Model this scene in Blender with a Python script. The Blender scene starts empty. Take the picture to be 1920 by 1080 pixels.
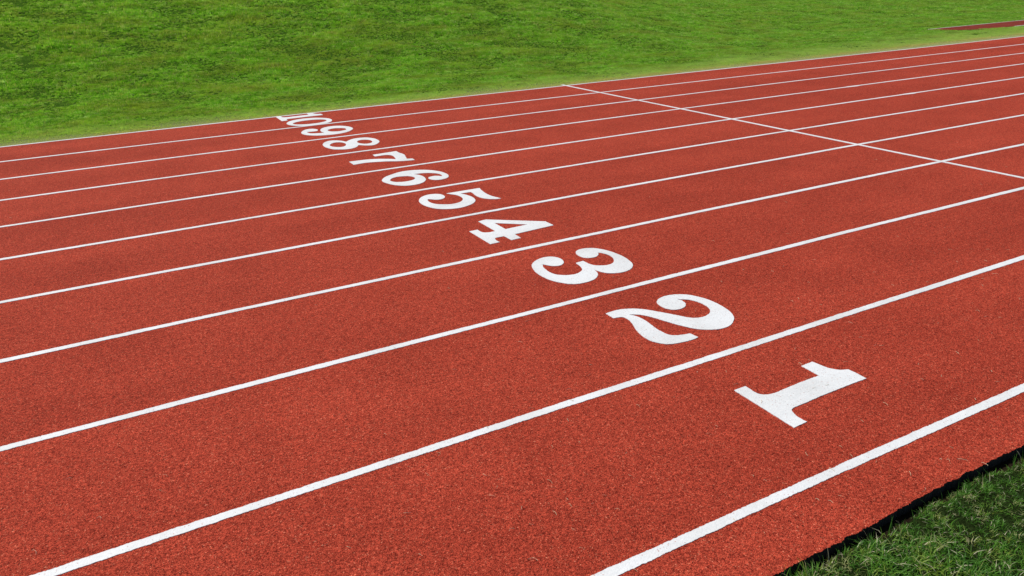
import bpy, bmesh, math, random
import numpy as np
from mathutils import Matrix, Vector
from mathutils.geometry import tessellate_polygon

scene = bpy.context.scene
COL = scene.collection

# ------------------------------------------------------------------ camera
cam_d = bpy.data.cameras.new("camera")
cam_d.sensor_width = 36.0
cam_d.lens = 18.0 * 1.4988
cam_d.clip_start = 0.05
cam_d.clip_end = 2000.0
cam = bpy.data.objects.new("camera", cam_d)
COL.objects.link(cam)
cam.matrix_world = (Matrix.Translation((0.0, -2.0482, 2.3668))
                    @ Matrix.Rotation(-0.5015, 4, 'Z')
                    @ Matrix.Rotation(math.pi / 2 - 0.3955, 4, 'X')
                    @ Matrix.Rotation(-0.0287, 4, 'Z'))
scene.camera = cam

# ------------------------------------------------------------------ light
SUN_EL = math.radians(54)
SUN_AZ = math.radians(-32)        # compass style: from +Y towards +X
world = bpy.data.worlds.new("World")
scene.world = world
world.use_nodes = True
wn = world.node_tree.nodes
wl = world.node_tree.links
for n in list(wn):
    wn.remove(n)
sky = wn.new('ShaderNodeTexSky')
sky.sky_type = 'NISHITA'
sky.sun_disc = False
sky.sun_elevation = SUN_EL
sky.sun_rotation = SUN_AZ
bg = wn.new('ShaderNodeBackground')
bg.inputs['Strength'].default_value = 0.085
wo = wn.new('ShaderNodeOutputWorld')
wl.new(sky.outputs[0], bg.inputs[0])
wl.new(bg.outputs[0], wo.inputs[0])

sd = bpy.data.lights.new("sun", 'SUN')
sd.energy = 4.2
sd.angle = math.radians(0.5)
sd.color = (1.0, 0.955, 0.88)
sun = bpy.data.objects.new("sun", sd)
COL.objects.link(sun)
dirv = Vector((math.sin(SUN_AZ) * math.cos(SUN_EL), math.cos(SUN_AZ) * math.cos(SUN_EL), math.sin(SUN_EL)))
sun.rotation_euler = dirv.to_track_quat('Z', 'Y').to_euler()
sun.location = (0, 0, 30)

scene.view_settings.view_transform = 'Standard'
scene.view_settings.look = 'None'
scene.view_settings.exposure = 0.08
scene.view_settings.gamma = 1.0
scene.render.engine = 'CYCLES'

# ------------------------------------------------------------------ helpers
rng = np.random.default_rng(11)
W = 1.22
N_LANES = 10
DY = [-0.0205, -0.0042, 0.0112, 0.0281, 0.019, 0.0009, -0.0233, -0.0076, -0.0177, -0.0085, 0.0225]


def bend(X):
    """the straight is very slightly bowed towards the infield"""
    X = np.asarray(X, float)
    t = np.clip(X, -7.0, 25.0) / 5.0
    v = 0.0465 * t ** 2 - 0.006 * t ** 3
    left = X < -7.0
    return np.where(left, v + (-7.0 - X) * 0.035, v)


def line_y(n, X):
    return n * W + DY[n] - bend(X)


def link_mesh(name, verts, faces, mats, parent=None, smooth=False, mat_idx=None):
    me = bpy.data.meshes.new(name)
    me.from_pydata([tuple(map(float, v)) for v in verts], [], faces)
    for m in mats:
        me.materials.append(m)
    if mat_idx is not None:
        me.polygons.foreach_set('material_index', mat_idx)
    if smooth:
        me.polygons.foreach_set('use_smooth', [True] * len(me.polygons))
    me.update()
    o = bpy.data.objects.new(name, me)
    COL.objects.link(o)
    if parent is not None:
        o.parent = parent
    return o


def tag(o, label=None, cat=None, group=None, kind=None):
    if label: o['label'] = label
    if cat: o['category'] = cat
    if group: o['group'] = group
    if kind: o['kind'] = kind
    return o


# ------------------------------------------------------------------ materials
def new_mat(name):
    m = bpy.data.materials.new(name)
    m.use_nodes = True
    nt = m.node_tree
    for n in list(nt.nodes):
        nt.nodes.remove(n)
    out = nt.nodes.new('ShaderNodeOutputMaterial')
    return m, nt, out


def N(nt, typ, **kw):
    n = nt.nodes.new(typ)
    for k, v in kw.items():
        if k in n.inputs:
            n.inputs[k].default_value = v
        else:
            setattr(n, k, v)
    return n


def ramp(nt, fac, stops, interp='LINEAR'):
    r = nt.nodes.new('ShaderNodeValToRGB')
    r.color_ramp.interpolation = interp
    els = r.color_ramp.elements
    while len(els) < len(stops):
        els.new(0.5)
    for e, (p, c) in zip(els, stops):
        e.position = p
        e.color = (*c, 1) if len(c) == 3 else c
    nt.links.new(fac, r.inputs[0])
    return r.outputs[0]


def mixc(nt, fac, a, b, mode='MIX'):
    m = nt.nodes.new('ShaderNodeMix')
    m.data_type = 'RGBA'
    m.blend_type = mode
    for inp, v in ((m.inputs[0], fac), (m.inputs[6], a), (m.inputs[7], b)):
        if hasattr(v, 'is_output'):
            nt.links.new(v, inp)
        elif isinstance(v, (tuple, list)):
            inp.default_value = (*v, 1) if len(v) == 3 else v
        else:
            inp.default_value = v
    return m.outputs[2]


def wpos(nt):
    return nt.nodes.new('ShaderNodeNewGeometry').outputs['Position']


def noise(nt, vec, scale, detail=2.0, rough=0.5, col=False):
    n = N(nt, 'ShaderNodeTexNoise')
    n.inputs['Scale'].default_value = scale
    n.inputs['Detail'].default_value = detail
    n.inputs['Roughness'].default_value = rough
    nt.links.new(vec, n.inputs['Vector'])
    return n.outputs['Color' if col else 'Fac']


def mapping(nt, vec, scale, rot=0.0):
    m = nt.nodes.new('ShaderNodeMapping')
    m.inputs['Scale'].default_value = scale
    m.inputs['Rotation'].default_value = (0, 0, rot)
    nt.links.new(vec, m.inputs['Vector'])
    return m.outputs[0]


def math_n(nt, op, a, b=None, clamp=False):
    m = nt.nodes.new('ShaderNodeMath')
    m.operation = op
    m.use_clamp = clamp
    for inp, v in zip(m.inputs, (a, b)):
        if v is None:
            continue
        if hasattr(v, 'is_output'):
            nt.links.new(v, inp)
        else:
            inp.default_value = v
    return m.outputs[0]


def make_granule(name, dark, mid, light, pale):
    """cast rubber granules, about 5 mm each"""
    m, nt, out = new_mat(name)
    P = wpos(nt)
    wob = noise(nt, P, 90, 1, col=True)
    add = N(nt, 'ShaderNodeVectorMath', operation='MULTIPLY_ADD')
    nt.links.new(wob, add.inputs[0])
    add.inputs[1].default_value = (0.006, 0.006, 0.0)
    nt.links.new(P, add.inputs[2])
    v = N(nt, 'ShaderNodeTexVoronoi')
    v.inputs['Scale'].default_value = 205
    nt.links.new(add.outputs[0], v.inputs['Vector'])
    sep = N(nt, 'ShaderNodeSeparateColor')
    nt.links.new(v.outputs['Color'], sep.inputs[0])
    c = ramp(nt, sep.outputs[0], [(0.0, dark), (0.18, mid), (0.62, light), (0.95, light), (1.0, pale)])
    # pits between the granules
    pit = ramp(nt, v.outputs['Distance'], [(0.35, (1, 1, 1)), (0.75, (0.45, 0.42, 0.42))])
    c = mixc(nt, 1.0, c, pit, 'MULTIPLY')
    # clusters of granules and slow wear patches
    n1 = noise(nt, P, 58, 2, 0.6)
    c = mixc(nt, 1.0, c, ramp(nt, n1, [(0.3, (0.66, 0.63, 0.63)), (0.7, (1.28, 1.30, 1.30))]), 'MULTIPLY')
    n1b = noise(nt, P, 19, 3, 0.65)
    c = mixc(nt, 1.0, c, ramp(nt, n1b, [(0.3, (0.82, 0.80, 0.80)), (0.7, (1.14, 1.15, 1.15))]), 'MULTIPLY')
    n2 = noise(nt, P, 1.6, 4, 0.6)
    c = mixc(nt, 1.0, c, ramp(nt, n2, [(0.3, (0.90, 0.88, 0.88)), (0.7, (1.08, 1.09, 1.10))]), 'MULTIPLY')
    n3 = noise(nt, mapping(nt, P, (0.12, 0.8, 1)), 1.0, 3, 0.55)
    c = mixc(nt, 1.0, c, ramp(nt, n3, [(0.35, (0.91, 0.89, 0.89)), (0.65, (1.07, 1.09, 1.09))]), 'MULTIPLY')
    b = N(nt, 'ShaderNodeBsdfPrincipled')
    nt.links.new(c, b.inputs['Base Color'])
    b.inputs['Roughness'].default_value = 0.9
    b.inputs['Specular IOR Level'].default_value = 0.06
    hgt = math_n(nt, 'ADD', math_n(nt, 'MULTIPLY', v.outputs['Distance'], -1.0),
                 math_n(nt, 'MULTIPLY', noise(nt, P, 110, 2), 1.6))
    hgt = math_n(nt, 'ADD', hgt, math_n(nt, 'MULTIPLY', sep.outputs[1], 0.5))
    bp = N(nt, 'ShaderNodeBump')
    bp.inputs['Strength'].default_value = 0.75
    bp.inputs['Distance'].default_value = 0.0035
    nt.links.new(hgt, bp.inputs['Height'])
    nt.links.new(bp.outputs[0], b.inputs['Normal'])
    nt.links.new(b.outputs[0], out.inputs[0])
    return m


M_TRACK = make_granule('red_rubber_granules', (0.19, 0.018, 0.010), (0.41, 0.049, 0.027),
                       (0.55, 0.079, 0.041), (0.76, 0.24, 0.14))
M_RUNWAY = make_granule('faded_runway_granules', (0.16, 0.018, 0.012), (0.24, 0.038, 0.022),
                        (0.29, 0.052, 0.031), (0.38, 0.13, 0.08))


def make_paint():
    m, nt, out = new_mat('white_line_paint')
    P = wpos(nt)
    v = N(nt, 'ShaderNodeTexVoronoi')
    v.inputs['Scale'].default_value = 120
    nt.links.new(P, v.inputs['Vector'])
    sep = N(nt, 'ShaderNodeSeparateColor')
    nt.links.new(v.outputs['Color'], sep.inputs[0])
    speck = math_n(nt, 'MULTIPLY', math_n(nt, 'GREATER_THAN', sep.outputs[0], 0.965),
                   math_n(nt, 'LESS_THAN', v.outputs['Distance'], 0.30))
    base = ramp(nt, noise(nt, P, 60, 3, 0.6), [(0.3, (0.64, 0.655, 0.66)), (0.7, (0.74, 0.745, 0.745))])
    base = mixc(nt, 1.0, base, ramp(nt, noise(nt, P, 2.2, 4, 0.6), [(0.3, (0.86, 0.855, 0.84)), (0.6, (1, 1, 1))]), 'MULTIPLY')
    wear = noise(nt, P, 3.1, 4, 0.7)
    worn = math_n(nt, 'MULTIPLY', math_n(nt, 'GREATER_THAN', math_n(nt, 'ADD', sep.outputs[1], math_n(nt, 'MULTIPLY', wear, 0.55)), 1.235),
                  math_n(nt, 'LESS_THAN', v.outputs['Distance'], 0.42))
    c = mixc(nt, math_n(nt, 'MULTIPLY', speck, 0.8), base, (0.22, 0.12, 0.10))
    c = mixc(nt, math_n(nt, 'MULTIPLY', worn, 0.6), c, (0.42, 0.16, 0.12))
    b = N(nt, 'ShaderNodeBsdfPrincipled')
    nt.links.new(c, b.inputs['Base Color'])
    b.inputs['Roughness'].default_value = 0.55
    b.inputs['Specular IOR Level'].default_value = 0.3
    hgt = math_n(nt, 'ADD', math_n(nt, 'MULTIPLY', v.outputs['Distance'], -0.7), noise(nt, P, 130, 2))
    bp = N(nt, 'ShaderNodeBump')
    bp.inputs['Strength'].default_value = 0.45
    bp.inputs['Distance'].default_value = 0.002
    nt.links.new(hgt, bp.inputs['Height'])
    nt.links.new(bp.outputs[0], b.inputs['Normal'])
    nt.links.new(b.outputs[0], out.inputs[0])
    return m


M_PAINT = make_paint()


def make_base():
    m, nt, out = new_mat('black_rubber_base')
    P = wpos(nt)
    c = ramp(nt, noise(nt, P, 120, 3, 0.7), [(0.3, (0.006, 0.006, 0.006)), (0.75, (0.03, 0.022, 0.02))])
    b = N(nt, 'ShaderNodeBsdfPrincipled')
    nt.links.new(c, b.inputs['Base Color'])
    b.inputs['Roughness'].default_value = 0.9
    bp = N(nt, 'ShaderNodeBump')
    bp.inputs['Strength'].default_value = 1.0
    bp.inputs['Distance'].default_value = 0.004
    nt.links.new(noise(nt, P, 200, 2), bp.inputs['Height'])
    nt.links.new(bp.outputs[0], b.inputs['Normal'])
    nt.links.new(b.outputs[0], out.inputs[0])
    return m


M_BASE = make_base()


def make_soil():
    m, nt, out = new_mat('lawn_soil')
    P = wpos(nt)
    n1 = noise(nt, P, 9, 5, 0.65)
    c = ramp(nt, n1, [(0.25, (0.030, 0.075, 0.008)), (0.55, (0.060, 0.14, 0.014)), (0.8, (0.12, 0.16, 0.03))])
    sy = N(nt, 'ShaderNodeSeparateXYZ')
    nt.links.new(P, sy.inputs[0])
    eb = N(nt, 'ShaderNodeMapRange')
    nt.links.new(sy.outputs['Y'], eb.inputs['Value'])
    eb.inputs['From Min'].default_value = 12.2
    eb.inputs['From Max'].default_value = 13.2
    eb.inputs['To Min'].default_value = 1.0
    eb.inputs['To Max'].default_value = 0.0
    far = math_n(nt, 'GREATER_THAN', sy.outputs['Y'], 5.0)
    c = mixc(nt, math_n(nt, 'MULTIPLY', eb.outputs[0], far), c, (0.34, 0.36, 0.14))
    c = mixc(nt, math_n(nt, 'SUBTRACT', 1.0, far), c, mixc(nt, n1, (0.010, 0.018, 0.004), (0.028, 0.045, 0.012)))
    c2 = ramp(nt, noise(nt, P, 70, 3, 0.7), [(0.3, (0.35, 0.35, 0.35)), (0.7, (1.2, 1.2, 1.2))])
    c = mixc(nt, 1.0, c, c2, 'MULTIPLY')
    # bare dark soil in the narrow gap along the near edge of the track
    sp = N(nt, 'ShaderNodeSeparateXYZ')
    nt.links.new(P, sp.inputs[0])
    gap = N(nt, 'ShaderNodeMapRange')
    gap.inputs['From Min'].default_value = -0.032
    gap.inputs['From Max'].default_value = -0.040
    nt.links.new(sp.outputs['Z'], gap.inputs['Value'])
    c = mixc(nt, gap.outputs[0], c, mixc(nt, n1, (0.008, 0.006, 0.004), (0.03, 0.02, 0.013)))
    b = N(nt, 'ShaderNodeBsdfPrincipled')
    nt.links.new(c, b.inputs['Base Color'])
    b.inputs['Roughness'].default_value = 0.95
    b.inputs['Specular IOR Level'].default_value = 0.0
    bp = N(nt, 'ShaderNodeBump')
    bp.inputs['Strength'].default_value = 1.0
    bp.inputs['Distance'].default_value = 0.03
    nt.links.new(noise(nt, P, 30, 4, 0.7), bp.inputs['Height'])
    nt.links.new(bp.outputs[0], b.inputs['Normal'])
    nt.links.new(b.outputs[0], out.inputs[0])
    return m


M_SOIL = make_soil()


def make_blade(name, near):
    m, nt, out = new_mat(name)
    oi = N(nt, 'ShaderNodeObjectInfo')
    P = wpos(nt)
    sp = N(nt, 'ShaderNodeSeparateXYZ')
    nt.links.new(P, sp.inputs[0])
    if near:
        c = ramp(nt, oi.outputs['Random'], [(0.0, (0.045, 0.145, 0.012)), (0.35, (0.085, 0.24, 0.018)),
                                            (0.7, (0.13, 0.31, 0.03)), (0.88, (0.24, 0.34, 0.045)), (1.0, (0.42, 0.40, 0.20))])
        at = N(nt, 'ShaderNodeAttribute')
        at.attribute_name = 'dry'
        c = mixc(nt, at.outputs['Fac'], c, (0.55, 0.52, 0.34))
    else:
        c = ramp(nt, oi.outputs['Random'], [(0.0, (0.10, 0.31, 0.012)), (0.3, (0.19, 0.50, 0.022)), (0.65, (0.29, 0.62, 0.036)), (0.88, (0.42, 0.72, 0.10)), (1.0, (0.62, 0.80, 0.32))])
        # clumps of darker and yellower grass, in patches of a metre or so
        n1 = noise(nt, mapping(nt, P, (0.55, 1.2, 1.2), 0.5), 1.1, 5, 0.62)
        c = mixc(nt, ramp(nt, n1, [(0.44, (0, 0, 0)), (0.68, (0.8, 0.8, 0.8))]), c, (0.34, 0.46, 0.05))
        n2 = noise(nt, P, 4.0, 5, 0.7)
        c = mixc(nt, ramp(nt, n2, [(0.55, (0, 0, 0)), (0.74, (0.75, 0.75, 0.75))]), c, (0.42, 0.37, 0.12))
        n3 = noise(nt, mapping(nt, P, (0.5, 1.3, 1.3), 0.5), 3.0, 5, 0.72)
        c = mixc(nt, 1.0, c, ramp(nt, n3, [(0.36, (0.58, 0.62, 0.58)), (0.56, (1, 1, 1))]), 'MULTIPLY')
        # worn, drier band along the outer edge of the track, wider to the right
        ed = N(nt, 'ShaderNodeMapRange')
        lim = math_n(nt, 'ADD', 13.5, math_n(nt, 'MULTIPLY', math_n(nt, 'MAXIMUM', math_n(nt, 'SUBTRACT', sp.outputs['X'], 6.0), 0.0), 0.055))
        nt.links.new(math_n(nt, 'ADD', sp.outputs['Y'], math_n(nt, 'MULTIPLY', math_n(nt, 'SUBTRACT', n1, 0.5), 1.6)), ed.inputs['Value'])
        # a narrow strawy fringe where the mower cannot reach
        fr = N(nt, 'ShaderNodeMapRange')
        nt.links.new(math_n(nt, 'ADD', sp.outputs['Y'], math_n(nt, 'MULTIPLY', math_n(nt, 'SUBTRACT', n2, 0.5), 0.7)), fr.inputs['Value'])
        fr.inputs['From Min'].default_value = 12.25
        fr.inputs['From Max'].default_value = 12.55
        fr.inputs['To Min'].default_value = 0.7
        fr.inputs['To Max'].default_value = 0.0
        nt.links.new(lim, ed.inputs['From Max'])
        ed.inputs['From Min'].default_value = 12.0
        ed.inputs['To Min'].default_value = 1.0
        ed.inputs['To Max'].default_value = 0.0
        c = mixc(nt, math_n(nt, 'MULTIPLY', ed.outputs[0], 0.85), c, (0.58, 0.70, 0.22))
        c = mixc(nt, fr.outputs[0], c, (0.62, 0.50, 0.24))
        at = N(nt, 'ShaderNodeAttribute')
        at.attribute_name = 'dry'
        c = mixc(nt, at.outputs['Fac'], c, (0.50, 0.50, 0.20))
    d = N(nt, 'ShaderNodeBsdfPrincipled')
    nt.links.new(c, d.inputs['Base Color'])
    d.inputs['Roughness'].default_value = 0.55
    d.inputs['Specular IOR Level'].default_value = 0.4 if near else 0.15
    t = N(nt, 'ShaderNodeBsdfTranslucent')
    nt.links.new(mixc(nt, 1.0, c, (1.3, 1.25, 0.7), 'MULTIPLY'), t.inputs['Color'])
    mx = N(nt, 'ShaderNodeMixShader')
    mx.inputs[0].default_value = 0.42
    nt.links.new(d.outputs[0], mx.inputs[1])
    nt.links.new(t.outputs[0], mx.inputs[2])
    nt.links.new(mx.outputs[0], out.inputs[0])
    return m


M_BLADE_FAR = make_blade('lawn_blades', False)
M_BLADE_NEAR = make_blade('verge_blades', True)


def make_straw():
    m, nt, out = new_mat('dry_straw')
    c = ramp(nt, noise(nt, wpos(nt), 15, 2), [(0.3, (0.50, 0.33, 0.18)), (0.7, (0.66, 0.56, 0.38))])
    b = N(nt, 'ShaderNodeBsdfPrincipled')
    nt.links.new(c, b.inputs['Base Color'])
    b.inputs['Roughness'].default_value = 0.6
    nt.links.new(b.outputs[0], out.inputs[0])
    return m


M_STRAW = make_straw()

# ------------------------------------------------------------------ ground
NEAR_EDGE = -0.382
FAR_EDGE_OFF = 0.034          # track surface beyond the centre of the outermost line


def sm(x):
    x = np.clip(x, 0, 1)
    return x * x * (3 - 2 * x)


def bank(X, Y):
    slope = 0.26 - 0.17 * sm((X - 8.0) / 24.0)
    d = np.maximum(Y - (13.4 + 2.4 * sm((X - 14.0) / 8.0)), 0.0)
    s = np.where(d < 4.0, d * d / 8.0, d - 2.0)
    s = 11.0 * np.tanh(s / 45.0) * 4.0
    return slope * s


_ph = rng.uniform(0, 6.28, (10, 2))
_an = rng.uniform(0, math.pi, 10)
_fr = np.array([0.9, 1.3, 1.9, 2.6, 3.4, 4.3, 5.6, 7.1, 9.0, 11.5])


def bumps(X, Y):
    v = 0
    for i in range(10):
        u = X * math.cos(_an[i]) + Y * math.sin(_an[i])
        w = -X * math.sin(_an[i]) + Y * math.cos(_an[i])
        v = v + np.sin(u * _fr[i] + _ph[i, 0] + 1.3 * np.sin(w * _fr[i] * 0.6 + _ph[i, 1])) * 0.014 / (1 + 0.35 * i)
    return v


def ground_z(X, Y):
    X = np.asarray(X, float); Y = np.asarray(Y, float)
    yf = N_LANES * W + DY[10] + FAR_EDGE_OFF - bend(X)
    z = np.full(np.broadcast(X, Y).shape, -0.085)
    # near side: a narrow gap, then the verge
    edge_w = 0.012 * np.sin(X * 5.1) + 0.008 * np.sin(X * 13.7 + 1) + 0.006 * np.sin(X * 31 + 2)
    dn = NEAR_EDGE - 0.030 - edge_w - Y
    zn = -0.050 + 0.032 * sm(dn / 0.05) + 0.35 * bumps(X, Y) * sm(dn / 0.3)
    z = np.where(Y < NEAR_EDGE + 0.2, zn, z)
    df = Y - yf
    zf = -0.016 + 0.012 * sm((df - 0.004) / 0.03) + bumps(X, Y) * sm(df / 1.2) * np.where((Y > 13.4) & (Y < 15.9) & (X > 24.5), 0.2, 1.0) + bank(X, Y)
    z = np.where(df > -0.9, zf, z)
    # keep the ground below the runway slab
    near_rw = (Y > 13.9) & (Y < 15.6) & (X > 24.5)
    z = np.where(near_rw, np.minimum(z, -0.012), z)
    rw = (Y > 14.16) & (Y < 15.2) & (X > 28.3)
    z = np.where(rw, -0.06, z)
    return z


def axis(parts):
    a = []
    for s, e, st in parts:
        a.extend(np.arange(s, e - 1e-9, st))
    a.append(parts[-1][1])
    return np.array(a)


gx = axis([(-260, -60, 20), (-60, -20, 2.5), (-20, 1, 0.5), (1, 6, 0.04), (6, 36, 0.2), (36, 80, 1.0), (80, 300, 20)])
gy = axis([(-220, -40, 20), (-40, -6, 2), (-6, -1.2, 0.3), (-1.2, -0.6, 0.05), (-0.6, -0.36, 0.012), (-0.36, 11.4, 1.0),
           (11.4, 12.14, 0.1), (12.14, 12.42, 0.01), (12.42, 12.6, 0.03), (12.6, 17, 0.12), (17, 34, 0.3), (34, 70, 2), (70, 330, 20)])
GX, GY = np.meshgrid(gx, gy)
GY = GY - bend(GX) * sm((GY - 8.0) / 3.0) * (1 - sm((GY - 13.0) / 4.0)) * (GX > -60)
GZ = ground_z(GX, GY)
nx, ny = len(gx), len(gy)
verts = np.stack([GX.ravel(), GY.ravel(), GZ.ravel()], 1)
ii = np.arange(nx - 1)[None, :] + nx * np.arange(ny - 1)[:, None]
faces = np.stack([ii, ii + 1, ii + nx + 1, ii + nx], -1).reshape(-1, 4).tolist()
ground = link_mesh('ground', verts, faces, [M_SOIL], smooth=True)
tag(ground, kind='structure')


# ------------------------------------------------------------------ strips
def jitter(n, amp, seed):
    r = np.random.default_rng(seed)
    a = r.normal(0, 1, n)
    return amp * 0.6 * a + amp * 0.6 * np.convolve(r.normal(0, 1, n + 6), np.ones(7) / 7 ** .5, 'valid')


def strip(name, A, B, top, bottom, mats, parent=None, side_mat=0):
    """closed slab between the polylines A and B (same length, Nx2)"""
    n = len(A)
    v = [(x, y, top) for x, y in A] + [(x, y, top) for x, y in B] + \
        [(x, y, bottom) for x, y in A] + [(x, y, bottom) for x, y in B]
    f = []; mi = []
    for i in range(n - 1):
        f.append((i, i + 1, n + i + 1, n + i)); mi.append(0)
        f.append((2 * n + i, 2 * n + i + 1, i + 1, i)); mi.append(side_mat)
        f.append((n + i, n + i + 1, 3 * n + i + 1, 3 * n + i)); mi.append(side_mat)
        f.append((3 * n + i, 3 * n + i + 1, 2 * n + i + 1, 2 * n + i)); mi.append(side_mat)
    f.append((0, n, 3 * n, 2 * n)); mi.append(side_mat)
    f.append((n - 1, 3 * n - 1, 4 * n - 1, 2 * n - 1)); mi.append(side_mat)
    return link_mesh(name, v, f, mats, parent, mat_idx=mi)


# track: red wearing course over a black base layer
tx = axis([(-70, -6, 0.8), (-6, 1.5, 0.05), (1.5, 6, 0.006), (6, 30, 0.05), (30, 90, 0.8)])
ragged = jitter(len(tx), 0.0028, 3) + 0.005 * np.sin(tx * 4.3) + 0.002 * np.sin(tx * 11 + 1)
nibble = np.zeros(len(tx))
rr = np.random.default_rng(5)
for k in range(60):
    c = rr.uniform(1.5, 6); w_ = rr.uniform(0.008, 0.03)
    nibble += rr.uniform(0.001, 0.006) * np.exp(-((tx - c) / w_) ** 2)
A = np.stack([tx, NEAR_EDGE + ragged + nibble - 0.5 * bend(tx) * (tx > 8)], 1)
B = np.stack([tx, N_LANES * W + DY[10] + FAR_EDGE_OFF - bend(tx) + 0.3 * ragged], 1)
A[:, 1] = np.where(tx > 8, NEAR_EDGE - bend(tx) + bend(8.0) * 0 + ragged, A[:, 1])
trk = strip('running_track', A, B, 0.0, -0.075, [M_TRACK, M_BASE], side_mat=1)
tag(trk, kind='structure')

# ------------------------------------------------------------------ lane lines
lx = axis([(-70, -8, 0.5), (-8, -2, 0.03), (-2, 8, 0.007), (8, 30, 0.03), (30, 90, 0.5)])
LW = 0.0275


def lane_line(n):
    yc = line_y(n, lx)
    a = 0.0016
    sway = 0.0025 * np.sin(lx * 0.9 + n) + 0.0015 * np.sin(lx * 2.7 + 2 * n)
    hw = LW * (1.0 + 0.04 * np.sin(lx * 1.7 + n * 3))
    if n in (5, 6, 7):      # overlap smear where two passes of the line marker met
        hw = hw + 0.012 * np.exp(-((lx - 13.55) / 0.14) ** 4)
    ya = yc + sway - hw - (0.012 * np.exp(-((lx - 13.62) / 0.09) ** 4) if n in (5, 6, 7) else 0) + jitter(len(lx), a, 100 + n)
    yb = yc + sway + hw + jitter(len(lx), a, 200 + n)
    return strip('lane_line', np.stack([lx, ya], 1), np.stack([lx, yb], 1), 0.003, -0.003, [M_PAINT])


labels = [
    "wide white line nearest the camera, close to the grass verge, below the numeral one",
    "white line between the numeral one and the numeral two",
    "white line between the numeral two and the numeral three",
    "white line between the numeral three and the numeral four",
    "white line between the numeral four and the numeral five",
    "white line between the numeral five and the numeral six",
    "white line between the numeral six and the numeral seven",
    "thin white line between the numeral seven and the numeral eight",
    "thin white line between the numeral eight and the numeral nine",
    "thin white line between the numeral nine and the two digit ten",
    "thin outermost white line edging the far lawn, touched by the number ten"]
for n in range(11):
    tag(lane_line(n), labels[n], 'lane line', 'white lane lines along the track')

# finish / relay line straight across the lanes
fy = axis([(-0.33, 12.26, 0.012)])
FX = 9.2128
fx = FX + 0.003 * np.sin(fy * 1.1)
A = np.stack([fx + LW + jitter(len(fy), 0.0016, 31), fy], 1)
B = np.stack([fx - LW - jitter(len(fy), 0.0016, 32), fy], 1)
fl = strip('cross_line', A, B, 0.0045, -0.003, [M_PAINT])
tag(fl, "straight white line painted across all ten lanes beyond the numerals", 'cross line')


# ------------------------------------------------------------------ numerals
def smooth_loop(pts, k=7):
    n = len(pts); res = []
    for i in range(n):
        a, b, c, d = pts[i - 1], pts[i], pts[(i + 1) % n], pts[(i + 2) % n]
        p0, p1, p2, p3 = (np.array(q[:2]) for q in (a, b, c, d))
        m1 = (p2 - p1) if b[2] else (p2 - p0) * .5
        m2 = (p2 - p1) if c[2] else (p3 - p1) * .5
        L = np.linalg.norm(p2 - p1)
        # keep tangents in proportion to the chord so unequal spacing does not overshoot
        for m in (m1, m2):
            l = np.linalg.norm(m)
            if l > L: m *= L / l
        kk = max(2, int(L / 0.008))
        for t in np.arange(kk) / kk:
            res.append((2*t**3-3*t*t+1) * p1 + (t**3-2*t*t+t) * m1 + (-2*t**3+3*t*t) * p2 + (t**3-t*t) * m2)
    return np.array(res)


def glyph(name, loops, top, parent=None, seed=0):
    r = np.random.default_rng(seed)
    polys = []
    for l in loops:
        q = smooth_loop(l)
        q = q + r.normal(0, 0.0009, q.shape)
        polys.append(q)
    allv = np.vstack(polys)
    tris = tessellate_polygon([[Vector((float(x), float(y), 0)) for x, y in q] for q in polys])
    n = len(allv)
    v = [(x, y, top) for x, y in allv] + [(x, y, -0.003) for x, y in allv]
    f = []
    for t in tris:
        a, b, c = (allv[i] for i in t)
        s = (b[0]-a[0])*(c[1]-a[1]) - (b[1]-a[1])*(c[0]-a[0])
        f.append(tuple(t) if s > 0 else tuple(reversed(t)))
    o = 0
    for q in polys:
        m = len(q)
        for i in range(m):
            j = (i + 1) % m
            f.append((o + i, o + j, n + o + j, n + o + i))
        o += m
    return link_mesh(name, v, f, [M_PAINT], parent)

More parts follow.
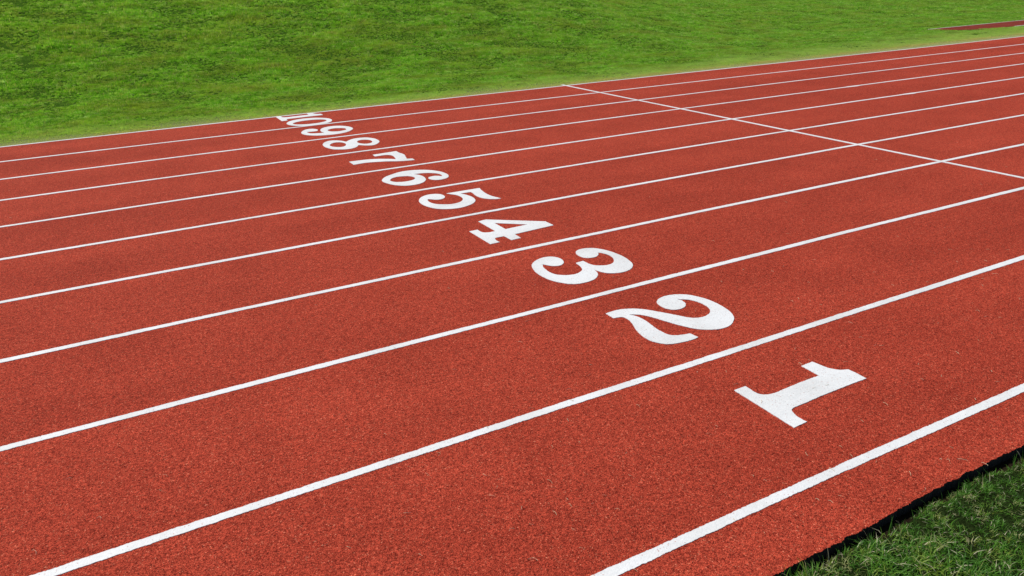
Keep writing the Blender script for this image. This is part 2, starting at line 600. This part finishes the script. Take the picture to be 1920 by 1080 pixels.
DIGITS = {
 '1': [[(3.731,0.814,1),(3.739,0.763,0),(3.746,0.717,0),(3.763,0.680,0),(3.793,0.648,0),(3.837,0.628,1),(3.840,0.570,0),(3.836,0.525,0),(3.836,0.495,1),(3.697,0.498,0),(3.406,0.497,0),(3.332,0.493,0),(3.228,0.492,0),(3.196,0.490,0),(3.173,0.475,0),(3.156,0.439,0),(3.149,0.397,0),(3.153,0.350,1),(3.047,0.346,1),(3.060,0.812,1),(3.151,0.813,1),(3.150,0.770,0),(3.147,0.720,0),(3.163,0.690,0),(3.192,0.672,0),(3.238,0.663,0),(3.317,0.666,0),(3.464,0.671,0),(3.625,0.670,1),(3.628,0.810,1)]],
 '2': [[(3.063,2.118,1),(3.172,2.122,0),(3.268,2.087,0),(3.344,2.024,0),(3.422,1.908,0),(3.493,1.789,0),(3.525,1.736,0),(3.572,1.701,0),(3.636,1.693,0),(3.704,1.719,0),(3.742,1.756,0),(3.768,1.819,0),(3.769,1.901,0),(3.743,1.974,0),(3.703,2.013,0),(3.672,2.039,1),(3.683,2.000,0),(3.675,1.953,0),(3.654,1.920,0),(3.611,1.893,0),(3.555,1.888,0),(3.510,1.910,0),(3.485,1.966,0),(3.488,2.036,0),(3.508,2.079,0),(3.558,2.118,0),(3.624,2.133,0),(3.698,2.123,0),(3.756,2.094,0),(3.809,2.040,0),(3.857,1.925,0),(3.867,1.801,0),(3.852,1.690,0),(3.822,1.608,0),(3.779,1.551,0),(3.707,1.498,0),(3.639,1.477,0),(3.567,1.483,0),(3.502,1.513,0),(3.446,1.560,0),(3.400,1.637,0),(3.362,1.726,0),(3.316,1.856,0),(3.290,1.918,0),(3.254,1.969,0),(3.195,2.011,1),(3.223,1.949,0),(3.230,1.861,0),(3.214,1.748,0),(3.210,1.671,0),(3.220,1.602,0),(3.250,1.568,0),(3.300,1.548,0),(3.356,1.536,1),(3.365,1.461,1),(3.298,1.454,0),(3.212,1.464,0),(3.141,1.482,0),(3.096,1.515,0),(3.060,1.585,0),(3.055,1.669,0),(3.077,1.771,0),(3.119,1.873,0),(3.137,1.945,0),(3.134,1.990,0),(3.118,2.008,0),(3.063,2.021,1)]],
 '3': [[(3.457,3.104,1),(3.539,3.112,1),(3.541,3.059,0),(3.546,3.007,0),(3.566,2.966,0),(3.607,2.935,0),(3.656,2.916,0),(3.722,2.930,0),(3.770,2.976,0),(3.799,3.035,0),(3.810,3.109,0),(3.796,3.170,0),(3.766,3.214,1),(3.745,3.172,0),(3.693,3.136,0),(3.632,3.140,0),(3.591,3.173,0),(3.580,3.241,0),(3.598,3.315,0),(3.647,3.362,0),(3.712,3.372,0),(3.777,3.350,0),(3.825,3.303,0),(3.866,3.217,0),(3.889,3.108,0),(3.891,2.975,0),(3.864,2.855,0),(3.837,2.797,0),(3.778,2.742,0),(3.708,2.715,0),(3.639,2.715,0),(3.581,2.738,0),(3.539,2.774,0),(3.514,2.824,0),(3.506,2.856,0),(3.503,2.895,1),(3.482,2.817,0),(3.446,2.761,0),(3.383,2.714,0),(3.318,2.697,0),(3.240,2.697,0),(3.183,2.717,0),(3.137,2.755,0),(3.093,2.826,0),(3.065,2.904,0),(3.053,3.009,0),(3.061,3.120,0),(3.094,3.229,0),(3.137,3.296,0),(3.214,3.352,0),(3.288,3.373,0),(3.351,3.362,0),(3.393,3.319,0),(3.407,3.254,0),(3.389,3.188,0),(3.351,3.145,0),(3.301,3.130,0),(3.249,3.155,0),(3.222,3.198,0),(3.202,3.233,1),(3.174,3.176,0),(3.161,3.110,0),(3.156,3.039,0),(3.170,2.977,0),(3.211,2.928,0),(3.269,2.897,0),(3.326,2.892,0),(3.392,2.921,0),(3.424,2.956,0),(3.448,3.024,0)]],
 '4': [[(3.293,4.627,1),(3.387,4.642,1),(3.856,4.248,1),(3.860,4.098,1),(3.403,4.072,1),(3.396,3.943,1),(3.291,3.939,1),(3.289,4.076,1),(3.213,4.080,0),(3.185,4.068,0),(3.168,4.008,0),(3.172,3.949,1),(3.071,3.947,1),(3.074,4.394,1),(3.165,4.394,1),(3.165,4.322,0),(3.176,4.284,0),(3.218,4.260,0),(3.290,4.258,1)], [(3.404,4.488,1),(3.657,4.263,1),(3.403,4.255,1)]],
 '5': [[(3.466,5.773,1),(3.888,5.763,1),(3.863,5.658,0),(3.843,5.512,0),(3.848,5.382,0),(3.889,5.237,1),(3.830,5.246,0),(3.764,5.292,0),(3.717,5.377,0),(3.706,5.498,0),(3.727,5.629,0),(3.723,5.669,1),(3.598,5.675,1),(3.632,5.586,0),(3.646,5.468,0),(3.622,5.345,0),(3.556,5.253,0),(3.467,5.198,0),(3.366,5.169,0),(3.269,5.181,0),(3.185,5.222,0),(3.116,5.292,0),(3.071,5.420,0),(3.062,5.559,0),(3.088,5.678,0),(3.159,5.787,0),(3.253,5.841,0),(3.339,5.832,0),(3.396,5.778,0),(3.405,5.689,0),(3.374,5.621,0),(3.319,5.589,0),(3.263,5.602,0),(3.222,5.648,0),(3.192,5.676,1),(3.168,5.606,0),(3.166,5.522,0),(3.193,5.446,0),(3.253,5.388,0),(3.330,5.348,0),(3.411,5.353,0),(3.478,5.392,0),(3.526,5.463,0),(3.545,5.556,0),(3.534,5.646,0),(3.499,5.707,0)]],
 '6': [[(3.066,6.782,0),(3.146,6.896,0),(3.275,6.981,0),(3.415,7.040,0),(3.551,7.034,0),(3.685,6.972,0),(3.782,6.871,0),(3.842,6.736,0),(3.855,6.592,0),(3.829,6.487,0),(3.772,6.412,0),(3.691,6.384,0),(3.628,6.395,0),(3.589,6.435,0),(3.572,6.497,0),(3.586,6.556,0),(3.627,6.587,0),(3.687,6.592,0),(3.725,6.566,0),(3.756,6.522,1),(3.780,6.601,0),(3.765,6.678,0),(3.710,6.753,0),(3.633,6.804,0),(3.506,6.830,1),(3.548,6.743,0),(3.557,6.628,0),(3.528,6.499,0),(3.459,6.401,0),(3.382,6.353,0),(3.284,6.342,0),(3.188,6.377,0),(3.111,6.463,0),(3.062,6.598,0),(3.048,6.711,0)], [(3.149,6.724,0),(3.202,6.792,0),(3.270,6.822,0),(3.342,6.810,0),(3.407,6.778,0),(3.445,6.707,0),(3.441,6.632,0),(3.394,6.572,0),(3.322,6.547,0),(3.240,6.555,0),(3.172,6.595,0),(3.141,6.658,0)]],
 '7': [[(3.454,8.191,1),(3.814,8.214,1),(3.810,8.097,1),(3.823,8.016,0),(3.823,7.923,0),(3.787,7.789,0),(3.758,7.675,1),(3.827,7.647,1),(3.820,7.543,1),(3.699,7.573,0),(3.587,7.623,0),(3.481,7.691,0),(3.368,7.738,0),(3.212,7.785,0),(3.037,7.771,1),(3.043,7.980,1),(3.232,7.966,0),(3.353,7.937,0),(3.464,7.879,0),(3.567,7.800,0),(3.623,7.738,1),(3.657,7.883,0),(3.663,7.979,0),(3.635,8.046,0),(3.582,8.075,0),(3.446,8.072,1)]],
 '8': [[(3.069,9.292,0),(3.133,9.431,0),(3.221,9.503,0),(3.313,9.490,0),(3.384,9.410,0),(3.429,9.283,1),(3.507,9.374,0),(3.607,9.440,0),(3.724,9.438,0),(3.806,9.388,0),(3.865,9.248,0),(3.871,9.104,0),(3.847,8.985,0),(3.777,8.875,0),(3.694,8.805,0),(3.615,8.822,0),(3.552,8.884,0),(3.506,8.943,1),(3.441,8.836,0),(3.345,8.770,0),(3.253,8.772,0),(3.175,8.814,0),(3.105,8.880,0),(3.063,9.012,0),(3.049,9.150,0)], [(3.567,9.192,0),(3.627,9.268,0),(3.712,9.261,0),(3.771,9.178,0),(3.759,9.050,0),(3.706,8.970,0),(3.626,8.960,0),(3.568,9.040,0),(3.553,9.121,0)], [(3.150,9.206,0),(3.206,9.297,0),(3.284,9.336,0),(3.354,9.285,0),(3.378,9.170,0),(3.351,9.058,0),(3.305,8.987,0),(3.242,8.967,0),(3.176,9.020,0),(3.139,9.110,0)]],
 '9': [[(3.844,10.213,0),(3.869,10.353,0),(3.833,10.504,0),(3.744,10.626,0),(3.629,10.670,0),(3.519,10.646,0),(3.428,10.566,0),(3.370,10.442,0),(3.348,10.295,0),(3.366,10.191,1),(3.281,10.205,0),(3.195,10.245,0),(3.147,10.306,0),(3.139,10.422,1),(3.186,10.417,0),(3.255,10.401,0),(3.308,10.412,0),(3.343,10.489,0),(3.337,10.571,0),(3.284,10.648,0),(3.201,10.648,0),(3.124,10.577,0),(3.058,10.448,0),(3.039,10.312,0),(3.070,10.176,0),(3.158,10.062,0),(3.261,9.999,0),(3.410,9.960,0),(3.560,9.970,0),(3.708,10.044,0)], [(3.469,10.368,0),(3.522,10.431,0),(3.605,10.457,0),(3.681,10.427,0),(3.746,10.367,0),(3.752,10.268,0),(3.699,10.194,0),(3.598,10.167,0),(3.507,10.195,0),(3.464,10.269,0)]],
 'X': [[(3.725,12.180,1),(3.733,12.125,0),(3.740,12.076,0),(3.756,12.037,0),(3.786,12.003,0),(3.829,11.982,1),(3.832,11.919,0),(3.829,11.871,0),(3.829,11.839,1),(3.691,11.843,0),(3.405,11.841,0),(3.333,11.837,0),(3.230,11.835,0),(3.198,11.834,0),(3.176,11.817,0),(3.159,11.779,0),(3.152,11.735,0),(3.156,11.684,1),(3.052,11.680,1),(3.065,12.178,1),(3.154,12.179,1),(3.153,12.133,0),(3.150,12.080,0),(3.166,12.047,0),(3.194,12.028,0),(3.240,12.019,0),(3.317,12.022,0),(3.462,12.027,0),(3.620,12.026,1),(3.623,12.175,1)]],
 '0': [[(3.817,11.315,0),(3.804,11.412,0),(3.766,11.502,0),(3.705,11.580,0),(3.626,11.640,0),(3.534,11.677,0),(3.435,11.690,0),(3.336,11.677,0),(3.244,11.640,0),(3.165,11.580,0),(3.104,11.502,0),(3.066,11.412,0),(3.053,11.315,0),(3.066,11.218,0),(3.104,11.127,0),(3.165,11.050,0),(3.244,10.990,0),(3.336,10.953,0),(3.435,10.940,0),(3.534,10.953,0),(3.626,10.990,0),(3.705,11.050,0),(3.766,11.127,0),(3.804,11.218,0)], [(3.725,11.290,0),(3.715,11.339,0),(3.686,11.385,0),(3.640,11.424,0),(3.580,11.455,0),(3.510,11.474,0),(3.435,11.480,0),(3.360,11.474,0),(3.290,11.455,0),(3.230,11.424,0),(3.184,11.385,0),(3.155,11.339,0),(3.145,11.290,0),(3.155,11.241,0),(3.184,11.195,0),(3.230,11.156,0),(3.290,11.125,0),(3.360,11.106,0),(3.435,11.100,0),(3.510,11.106,0),(3.580,11.125,0),(3.640,11.156,0),(3.686,11.195,0),(3.715,11.241,0)]],
}
CLIP = [(1.267, 1.128), (1.150, 1.026), (1.397, 0.865), (1.461, 0.774), (1.657, 0.615), (1.425, 0.524), (1.548, 0.404), (1.561, 0.297), (1.407, 0.420), (1.819, 0.280), (1.641, 0.415), (0.971, 0.777), (1.286, 0.224), (0.002, 1.691), (0.503, 1.562), (-0.427, 1.937), (-0.316, 1.498), (-0.027, 1.567), (-0.599, 1.425), (2.925, 0.154), (3.549, -0.321), (3.592, -0.363), (3.170, -0.347), (3.636, 1.788), (3.524, 2.404), (6.309, 3.377), (8.640, 4.079), (13.332, 6.137), (4.818, 2.895), (4.431, 1.542), (5.175, 2.061), (4.680, 2.514), (6.131, 1.040)]

NUM_LABELS = {
    '1': "white numeral one, a straight stem on a wide flat foot, nearest the camera",
    '2': "white numeral two with a ball end and a curling tail along its base",
    '3': "white numeral three, two open bowls each ending in a round ball",
    '4': "white numeral four with a small red triangle enclosed and a short slab foot",
    '5': "white numeral five with a pointed flag and a single open bowl",
    '6': "white numeral six, closed oval at its base and a curled open top",
    '7': "white numeral seven, a bent bar over one slanting stem with no enclosed hole",
    '8': "white numeral eight with two closed oval holes",
    '9': "white numeral nine, closed oval at its top and curled tail at its base",
}
for k in '123456789':
    g = glyph('painted_numeral', DIGITS[k], 0.0038, seed=int(k))
    tag(g, NUM_LABELS[k], 'painted numeral', 'lane numerals')
ten = bpy.data.objects.new('painted_numeral', None)
ten.location = (3.05, 11.6, 0.0)
ten.empty_display_size = 0.2
COL.objects.link(ten)
tag(ten, "white two digit number ten squeezed into the farthest lane beside the lawn", 'painted numeral', 'lane numerals')
bpy.context.view_layer.update()
for k in 'X0':
    g = glyph('digit', DIGITS[k], 0.0040, parent=ten, seed=ord(k))
    g.matrix_parent_inverse = Matrix.Translation((-3.05, -11.6, 0.0))

# ------------------------------------------------------------------ jumping runway on the far lawn
def poly_slab(name, pts, top, bottom, mats, parent=None):
    n = len(pts)
    v = [(x, y, top) for x, y in pts] + [(x, y, bottom) for x, y in pts]
    f = [tuple(range(n))] + [(j, i, n + i, n + j) for i, j in ((i, (i + 1) % n) for i in range(n))]
    return link_mesh(name, v, f, mats, parent)

rj = np.random.default_rng(9)
front = [(x, 14.06 + rj.normal(0, 0.006)) for x in np.arange(28.2, 34, 0.1)] + [(90, 14.06)]
back = [(90, 15.31)] + [(x, 15.31 + rj.normal(0, 0.004)) for x in np.arange(34, 26.1, -0.1)]
end = [(26.15, 15.1), (26.3, 14.85), (26.5, 14.6), (26.75, 14.4), (27.0, 14.26), (27.4, 14.14), (27.9, 14.08)]
run = poly_slab('runway', front + back + end, 0.004, -0.08, [M_RUNWAY])
tag(run, kind='structure')
rx = axis([(26.3, 40, 0.05), (40, 90, 1)])
o = strip('runway_line', np.stack([rx, 15.315 + 0 * rx], 1), np.stack([rx, 15.358 + 0.004 * np.sin(rx * 3)], 1), 0.006, -0.05, [M_PAINT])
tag(o, "faint white line along the far side of the short red runway strip", 'lane line', 'white edge lines of the runway strip')
rx = axis([(29.2, 40, 0.05), (40, 90, 1)])
o = strip('runway_line', np.stack([rx, 14.0 + 0 * rx], 1), np.stack([rx, 14.055 + 0.002 * np.sin(rx * 3)], 1), 0.008, -0.05, [M_PAINT])
tag(o, "faint white line along the near side of the short red runway strip", 'lane line', 'white edge lines of the runway strip')


# ------------------------------------------------------------------ grass
def blade_mesh(name, n, radius, h0, h1, w0, w1, lean, mat, seed, flat=1.0, dryp=0.08, seg=3):
    r = np.random.default_rng(seed)
    V = []; F = []; D = []
    for i in range(n):
        a = r.uniform(0, 2 * math.pi); rad = radius * math.sqrt(r.uniform())
        bx, by = rad * math.cos(a), rad * math.sin(a)
        h = r.uniform(h0, h1); w = r.uniform(w0, w1)
        th = r.uniform(0, 2 * math.pi)
        ln = abs(r.normal(0, lean)) + 0.15
        dx, dy = math.cos(th), math.sin(th)
        tw = th + math.pi / 2 + r.normal(0, 0.5)
        sx, sy = math.cos(tw), math.sin(tw)
        dry = 1.0 if r.uniform() < dryp else 0.0
        base = len(V)
        x, y, z = bx, by, -0.012
        ang = 0.12 + ln * 0.25
        for s in range(seg + 1):
            t = s / seg
            ww = w * (1 - t ** 1.6) * 0.5
            if s < seg:
                V.append((x - sx * ww, y - sy * ww, z)); V.append((x + sx * ww, y + sy * ww, z)); D += [dry, dry]
            else:
                V.append((x, y, z)); D.append(dry)
            st = h / seg
            x += dx * math.sin(ang) * st; y += dy * math.sin(ang) * st; z += math.cos(ang) * st * flat
            ang = min(ang + ln * 0.9, 1.75)
        for s in range(seg - 1):
            F.append((base + 2 * s, base + 2 * s + 1, base + 2 * s + 3, base + 2 * s + 2))
        s = seg - 1
        F.append((base + 2 * s, base + 2 * s + 1, base + 2 * seg))
    me = bpy.data.meshes.new(name)
    me.from_pydata(V, [], F)
    me.materials.append(mat)
    at = me.attributes.new('dry', 'FLOAT', 'POINT')
    at.data.foreach_set('value', np.array(D, dtype=np.float32))
    me.polygons.foreach_set('use_smooth', [True] * len(me.polygons))
    return bpy.data.objects.new(name, me)


def grass_field(name, pts, scl, src_objs, seed):
    """one stuff object: its vertices carry blade clumps through geometry nodes"""
    col = bpy.data.collections.new(name + '_clumps')
    for s in src_objs:
        col.objects.link(s)
    me = bpy.data.meshes.new(name)
    me.from_pydata([tuple(p) for p in pts.tolist()], [], [])
    r = np.random.default_rng(seed)
    at = me.attributes.new('scl', 'FLOAT', 'POINT'); at.data.foreach_set('value', scl.astype(np.float32))
    rot = np.zeros((len(pts), 3), np.float32)
    rot[:, 2] = r.uniform(0, 2 * math.pi, len(pts)); rot[:, 0] = r.normal(0, 0.12, len(pts)); rot[:, 1] = r.normal(0, 0.12, len(pts))
    at = me.attributes.new('rot', 'FLOAT_VECTOR', 'POINT'); at.data.foreach_set('vector', rot.ravel())
    ob = bpy.data.objects.new(name, me)
    COL.objects.link(ob)
    ng = bpy.data.node_groups.new(name + '_nodes', 'GeometryNodeTree')
    ng.interface.new_socket('Geometry', in_out='INPUT', socket_type='NodeSocketGeometry')
    ng.interface.new_socket('Geometry', in_out='OUTPUT', socket_type='NodeSocketGeometry')
    gi = ng.nodes.new('NodeGroupInput'); go = ng.nodes.new('NodeGroupOutput')
    ci = ng.nodes.new('GeometryNodeCollectionInfo')
    ci.inputs['Collection'].default_value = col
    ci.inputs['Separate Children'].default_value = True
    ci.inputs['Reset Children'].default_value = True
    iop = ng.nodes.new('GeometryNodeInstanceOnPoints')
    iop.inputs['Pick Instance'].default_value = True
    ri = ng.nodes.new('FunctionNodeRandomValue'); ri.data_type = 'INT'
    for s in ri.inputs:
        if s.name == 'Max' and s.type == 'INT': s.default_value = len(src_objs) - 1
        if s.name == 'Min' and s.type == 'INT': s.default_value = 0
    oint = [s for s in ri.outputs if s.type == 'INT'][0]
    a1 = ng.nodes.new('GeometryNodeInputNamedAttribute'); a1.data_type = 'FLOAT'; a1.inputs['Name'].default_value = 'scl'
    a2 = ng.nodes.new('GeometryNodeInputNamedAttribute'); a2.data_type = 'FLOAT_VECTOR'; a2.inputs['Name'].default_value = 'rot'
    L = ng.links.new
    L(gi.outputs[0], iop.inputs['Points'])
    L(ci.outputs[0], iop.inputs['Instance'])
    L(oint, iop.inputs['Instance Index'])
    L(a1.outputs[0], iop.inputs['Scale'])
    L(a2.outputs[0], iop.inputs['Rotation'])
    L(iop.outputs[0], go.inputs[0])
    md = ob.modifiers.new('clumps', 'NODES'); md.node_group = ng
    return ob


# far lawn: clumps, thinner and larger with distance, only where a camera near this one can look
def lawn_points():
    r = np.random.default_rng(21)
    out = []; sc = []
    cells = [(12.2, 15.0, 800, 0.75), (15.0, 19.0, 600, 0.85), (19.0, 26.0, 380, 1.0), (26.0, 40.0, 90, 1.7), (40.0, 75.0, 20, 3.0)]
    for y0, y1, dens, s in cells:
        x0, x1 = -14 - (y1 - 12) * 0.5, 40 + (y1 - 12) * 0.9
        n = int((x1 - x0) * (y1 - y0) * dens)
        X = r.uniform(x0, x1, n); Y = r.uniform(y0, y1, n)
        yf = N_LANES * W + DY[10] + FAR_EDGE_OFF - bend(X)
        keep = Y > yf + 0.005 + np.abs(r.normal(0, 0.012, n))
        keep &= ~((Y > 13.96) & (Y < 15.41) & (X > 26.5 + np.maximum(0, (15.0 - Y) * 1.5)))
        # uneven: thin spots
        th = bumps(X * 1.9 + 7, Y * 1.9 + 3) / 0.014
        keep &= (r.uniform(0, 1, n) < 0.97 - 0.25 * sm((th - 1.0) / 1.5))
        X, Y = X[keep], Y[keep]
        hv = 1.0 + 0.6 * bumps(X * 2.3, Y * 2.3) / 0.03
        df = Y - (N_LANES * W - bend(X))
        ed = 0.45 + 0.55 * sm(df / 1.2)
        out.append(np.stack([X, Y, ground_z(X, Y)], 1)); sc.append(s * ed * np.clip(hv, 0.55, 1.6) * r.uniform(0.8, 1.2, len(X)))
    return np.vstack(out), np.concatenate(sc)


src = [blade_mesh('lawn_clump', 34, 0.050, 0.03, 0.060, 0.006, 0.011, 0.5, M_BLADE_FAR, 40 + i, dryp=0.10, seg=2) for i in range(6)]
P_, S_ = lawn_points()
o = grass_field('grass', P_, S_, src, 5)
tag(o, "lawn of short green grass rising beyond the far side of the track", 'grass', kind='stuff')

# near verge
def verge_points():
    r = np.random.default_rng(22)
    x0, x1, y0, y1 = -3.0, 12.0, -4.0, -0.40
    n = int((x1 - x0) * (y1 - y0) * 1250)
    X = r.uniform(x0, x1, n); Y = r.uniform(y0, y1, n)
    edge_w = 0.012 * np.sin(X * 5.1) + 0.008 * np.sin(X * 13.7 + 1) + 0.006 * np.sin(X * 31 + 2)
    dn = NEAR_EDGE - 0.034 - edge_w - 0.012 * np.sin(X * 19) - Y
    keep = dn > 0
    th = bumps(X * 4, Y * 4) / 0.014
    keep &= r.uniform(0, 1, n) < 0.98 - 0.35 * sm((th - 0.6) / 1.6)
    keep &= (Y > -1.8) | (r.uniform(0, 1, n) < 0.4)
    X, Y, dn = X[keep], Y[keep], dn[keep]
    s = np.clip(0.9 + 0.25 * bumps(X * 3 + 5, Y * 3) / 0.014, 0.5, 1.5) * r.uniform(0.7, 1.25, len(X)) * (0.65 + 0.35 * sm(dn / 0.08))
    return np.stack([X, Y, ground_z(X, Y)], 1), s


src = [blade_mesh('verge_clump', 15, 0.032, 0.028, 0.075, 0.0028, 0.0056, 0.6, M_BLADE_NEAR, 60 + i, dryp=0.07, seg=4) for i in range(8)]
P_, S_ = verge_points()
o = grass_field('grass', P_, S_, src, 6)
tag(o, "ragged green grass verge beside the near edge of the red track", 'grass', kind='stuff')

# taller single blades leaning out over the gap
def long_blades():
    r = np.random.default_rng(77)
    V = []; F = []; D = []
    xs = list(r.uniform(1.6, 6.5, 90)) + [3.02, 3.05, 3.2, 3.3, 3.34, 3.45, 2.62, 2.66, 3.7, 3.76, 3.82]
    for x in xs:
        y = NEAR_EDGE - r.uniform(0.035, 0.10)
        z = float(ground_z(x, y)) - 0.005
        h = r.uniform(0.05, 0.105); w = r.uniform(0.003, 0.005)
        th = r.normal(math.pi * 0.55, 0.75); ln = r.uniform(0.1, 0.42)
        dx, dy = math.cos(th), math.sin(th)
        sx, sy = -dy, dx
        dry = float(r.uniform() < 0.25); seg = 5; base = len(V); ang = ln
        for s in range(seg + 1):
            t = s / seg; ww = w * (1 - t ** 2) * 0.5
            if s < seg:
                V += [(x - sx * ww, y - sy * ww, z), (x + sx * ww, y + sy * ww, z)]; D += [dry] * 2
            else:
                V.append((x, y, z)); D.append(dry)
            st = h / seg
            x += dx * math.sin(ang) * st; y += dy * math.sin(ang) * st; z += math.cos(ang) * st
            ang += ln * 0.5
        for s in range(seg - 1):
            F.append((base + 2 * s, base + 2 * s + 1, base + 2 * s + 3, base + 2 * s + 2))
        F.append((base + 2 * seg - 2, base + 2 * seg - 1, base + 2 * seg))
    o = link_mesh('grass_blades', V, F, [M_BLADE_NEAR], smooth=True)
    at = o.data.attributes.new('dry', 'FLOAT', 'POINT'); at.data.foreach_set('value', np.array(D, dtype=np.float32))
    tag(o, "longer loose grass blades leaning over the dark gap beside the track", 'grass', kind='stuff')


long_blades()

# ------------------------------------------------------------------ dry clippings blown onto the track
def clippings():
    r = np.random.default_rng(88)
    V = []; F = []
    spots = [(x, y) for x, y in CLIP]
    for _ in range(420):
        if r.uniform() < .5:
            spots.append((r.uniform(-1.5, 7), abs(r.normal(0, 1.6)) - 0.3))
        else:
            spots.append((r.uniform(-4, 16), r.uniform(0, 12)))
    for k, (cx, cy) in enumerate(spots):
        L = r.uniform(0.012, 0.035) if k >= len(CLIP) else r.uniform(0.025, 0.05)
        w = r.uniform(0.0010, 0.0020)
        th = r.uniform(0, 2 * math.pi); cur = r.normal(0, 1.3)
        seg = 5; x, y = cx, cy; base = len(V)
        pts = []
        for s in range(seg + 1):
            pts.append((x, y, 0.004 + 0.006 * math.sin(math.pi * s / seg) * r.uniform(0.4, 1)))
            x += math.cos(th) * L / seg; y += math.sin(th) * L / seg; th += cur / seg
        for i, (x, y, z) in enumerate(pts):
            j = min(i + 1, seg); q = max(i - 1, 0)
            tx_, ty_ = pts[j][0] - pts[q][0], pts[j][1] - pts[q][1]
            l = math.hypot(tx_, ty_) or 1
            px, py = -ty_ / l * w / 2, tx_ / l * w / 2
            V += [(x - px, y - py, z), (x + px, y + py, z), (x, y, z + w * 0.7)]
        for s in range(seg):
            a, b = base + 3 * s, base + 3 * (s + 1)
            F += [(a, a + 2, b + 2, b), (a + 2, a + 1, b + 1, b + 2), (a + 1, a, b, b + 1)]
        F += [(base, base + 1, base + 2), (base + 3 * seg, base + 3 * seg + 2, base + 3 * seg + 1)]
    o = link_mesh('grass_clippings', V, F, [M_STRAW])
    tag(o, "dry straw coloured grass clippings scattered over the red track", 'clippings', kind='stuff')


clippings()
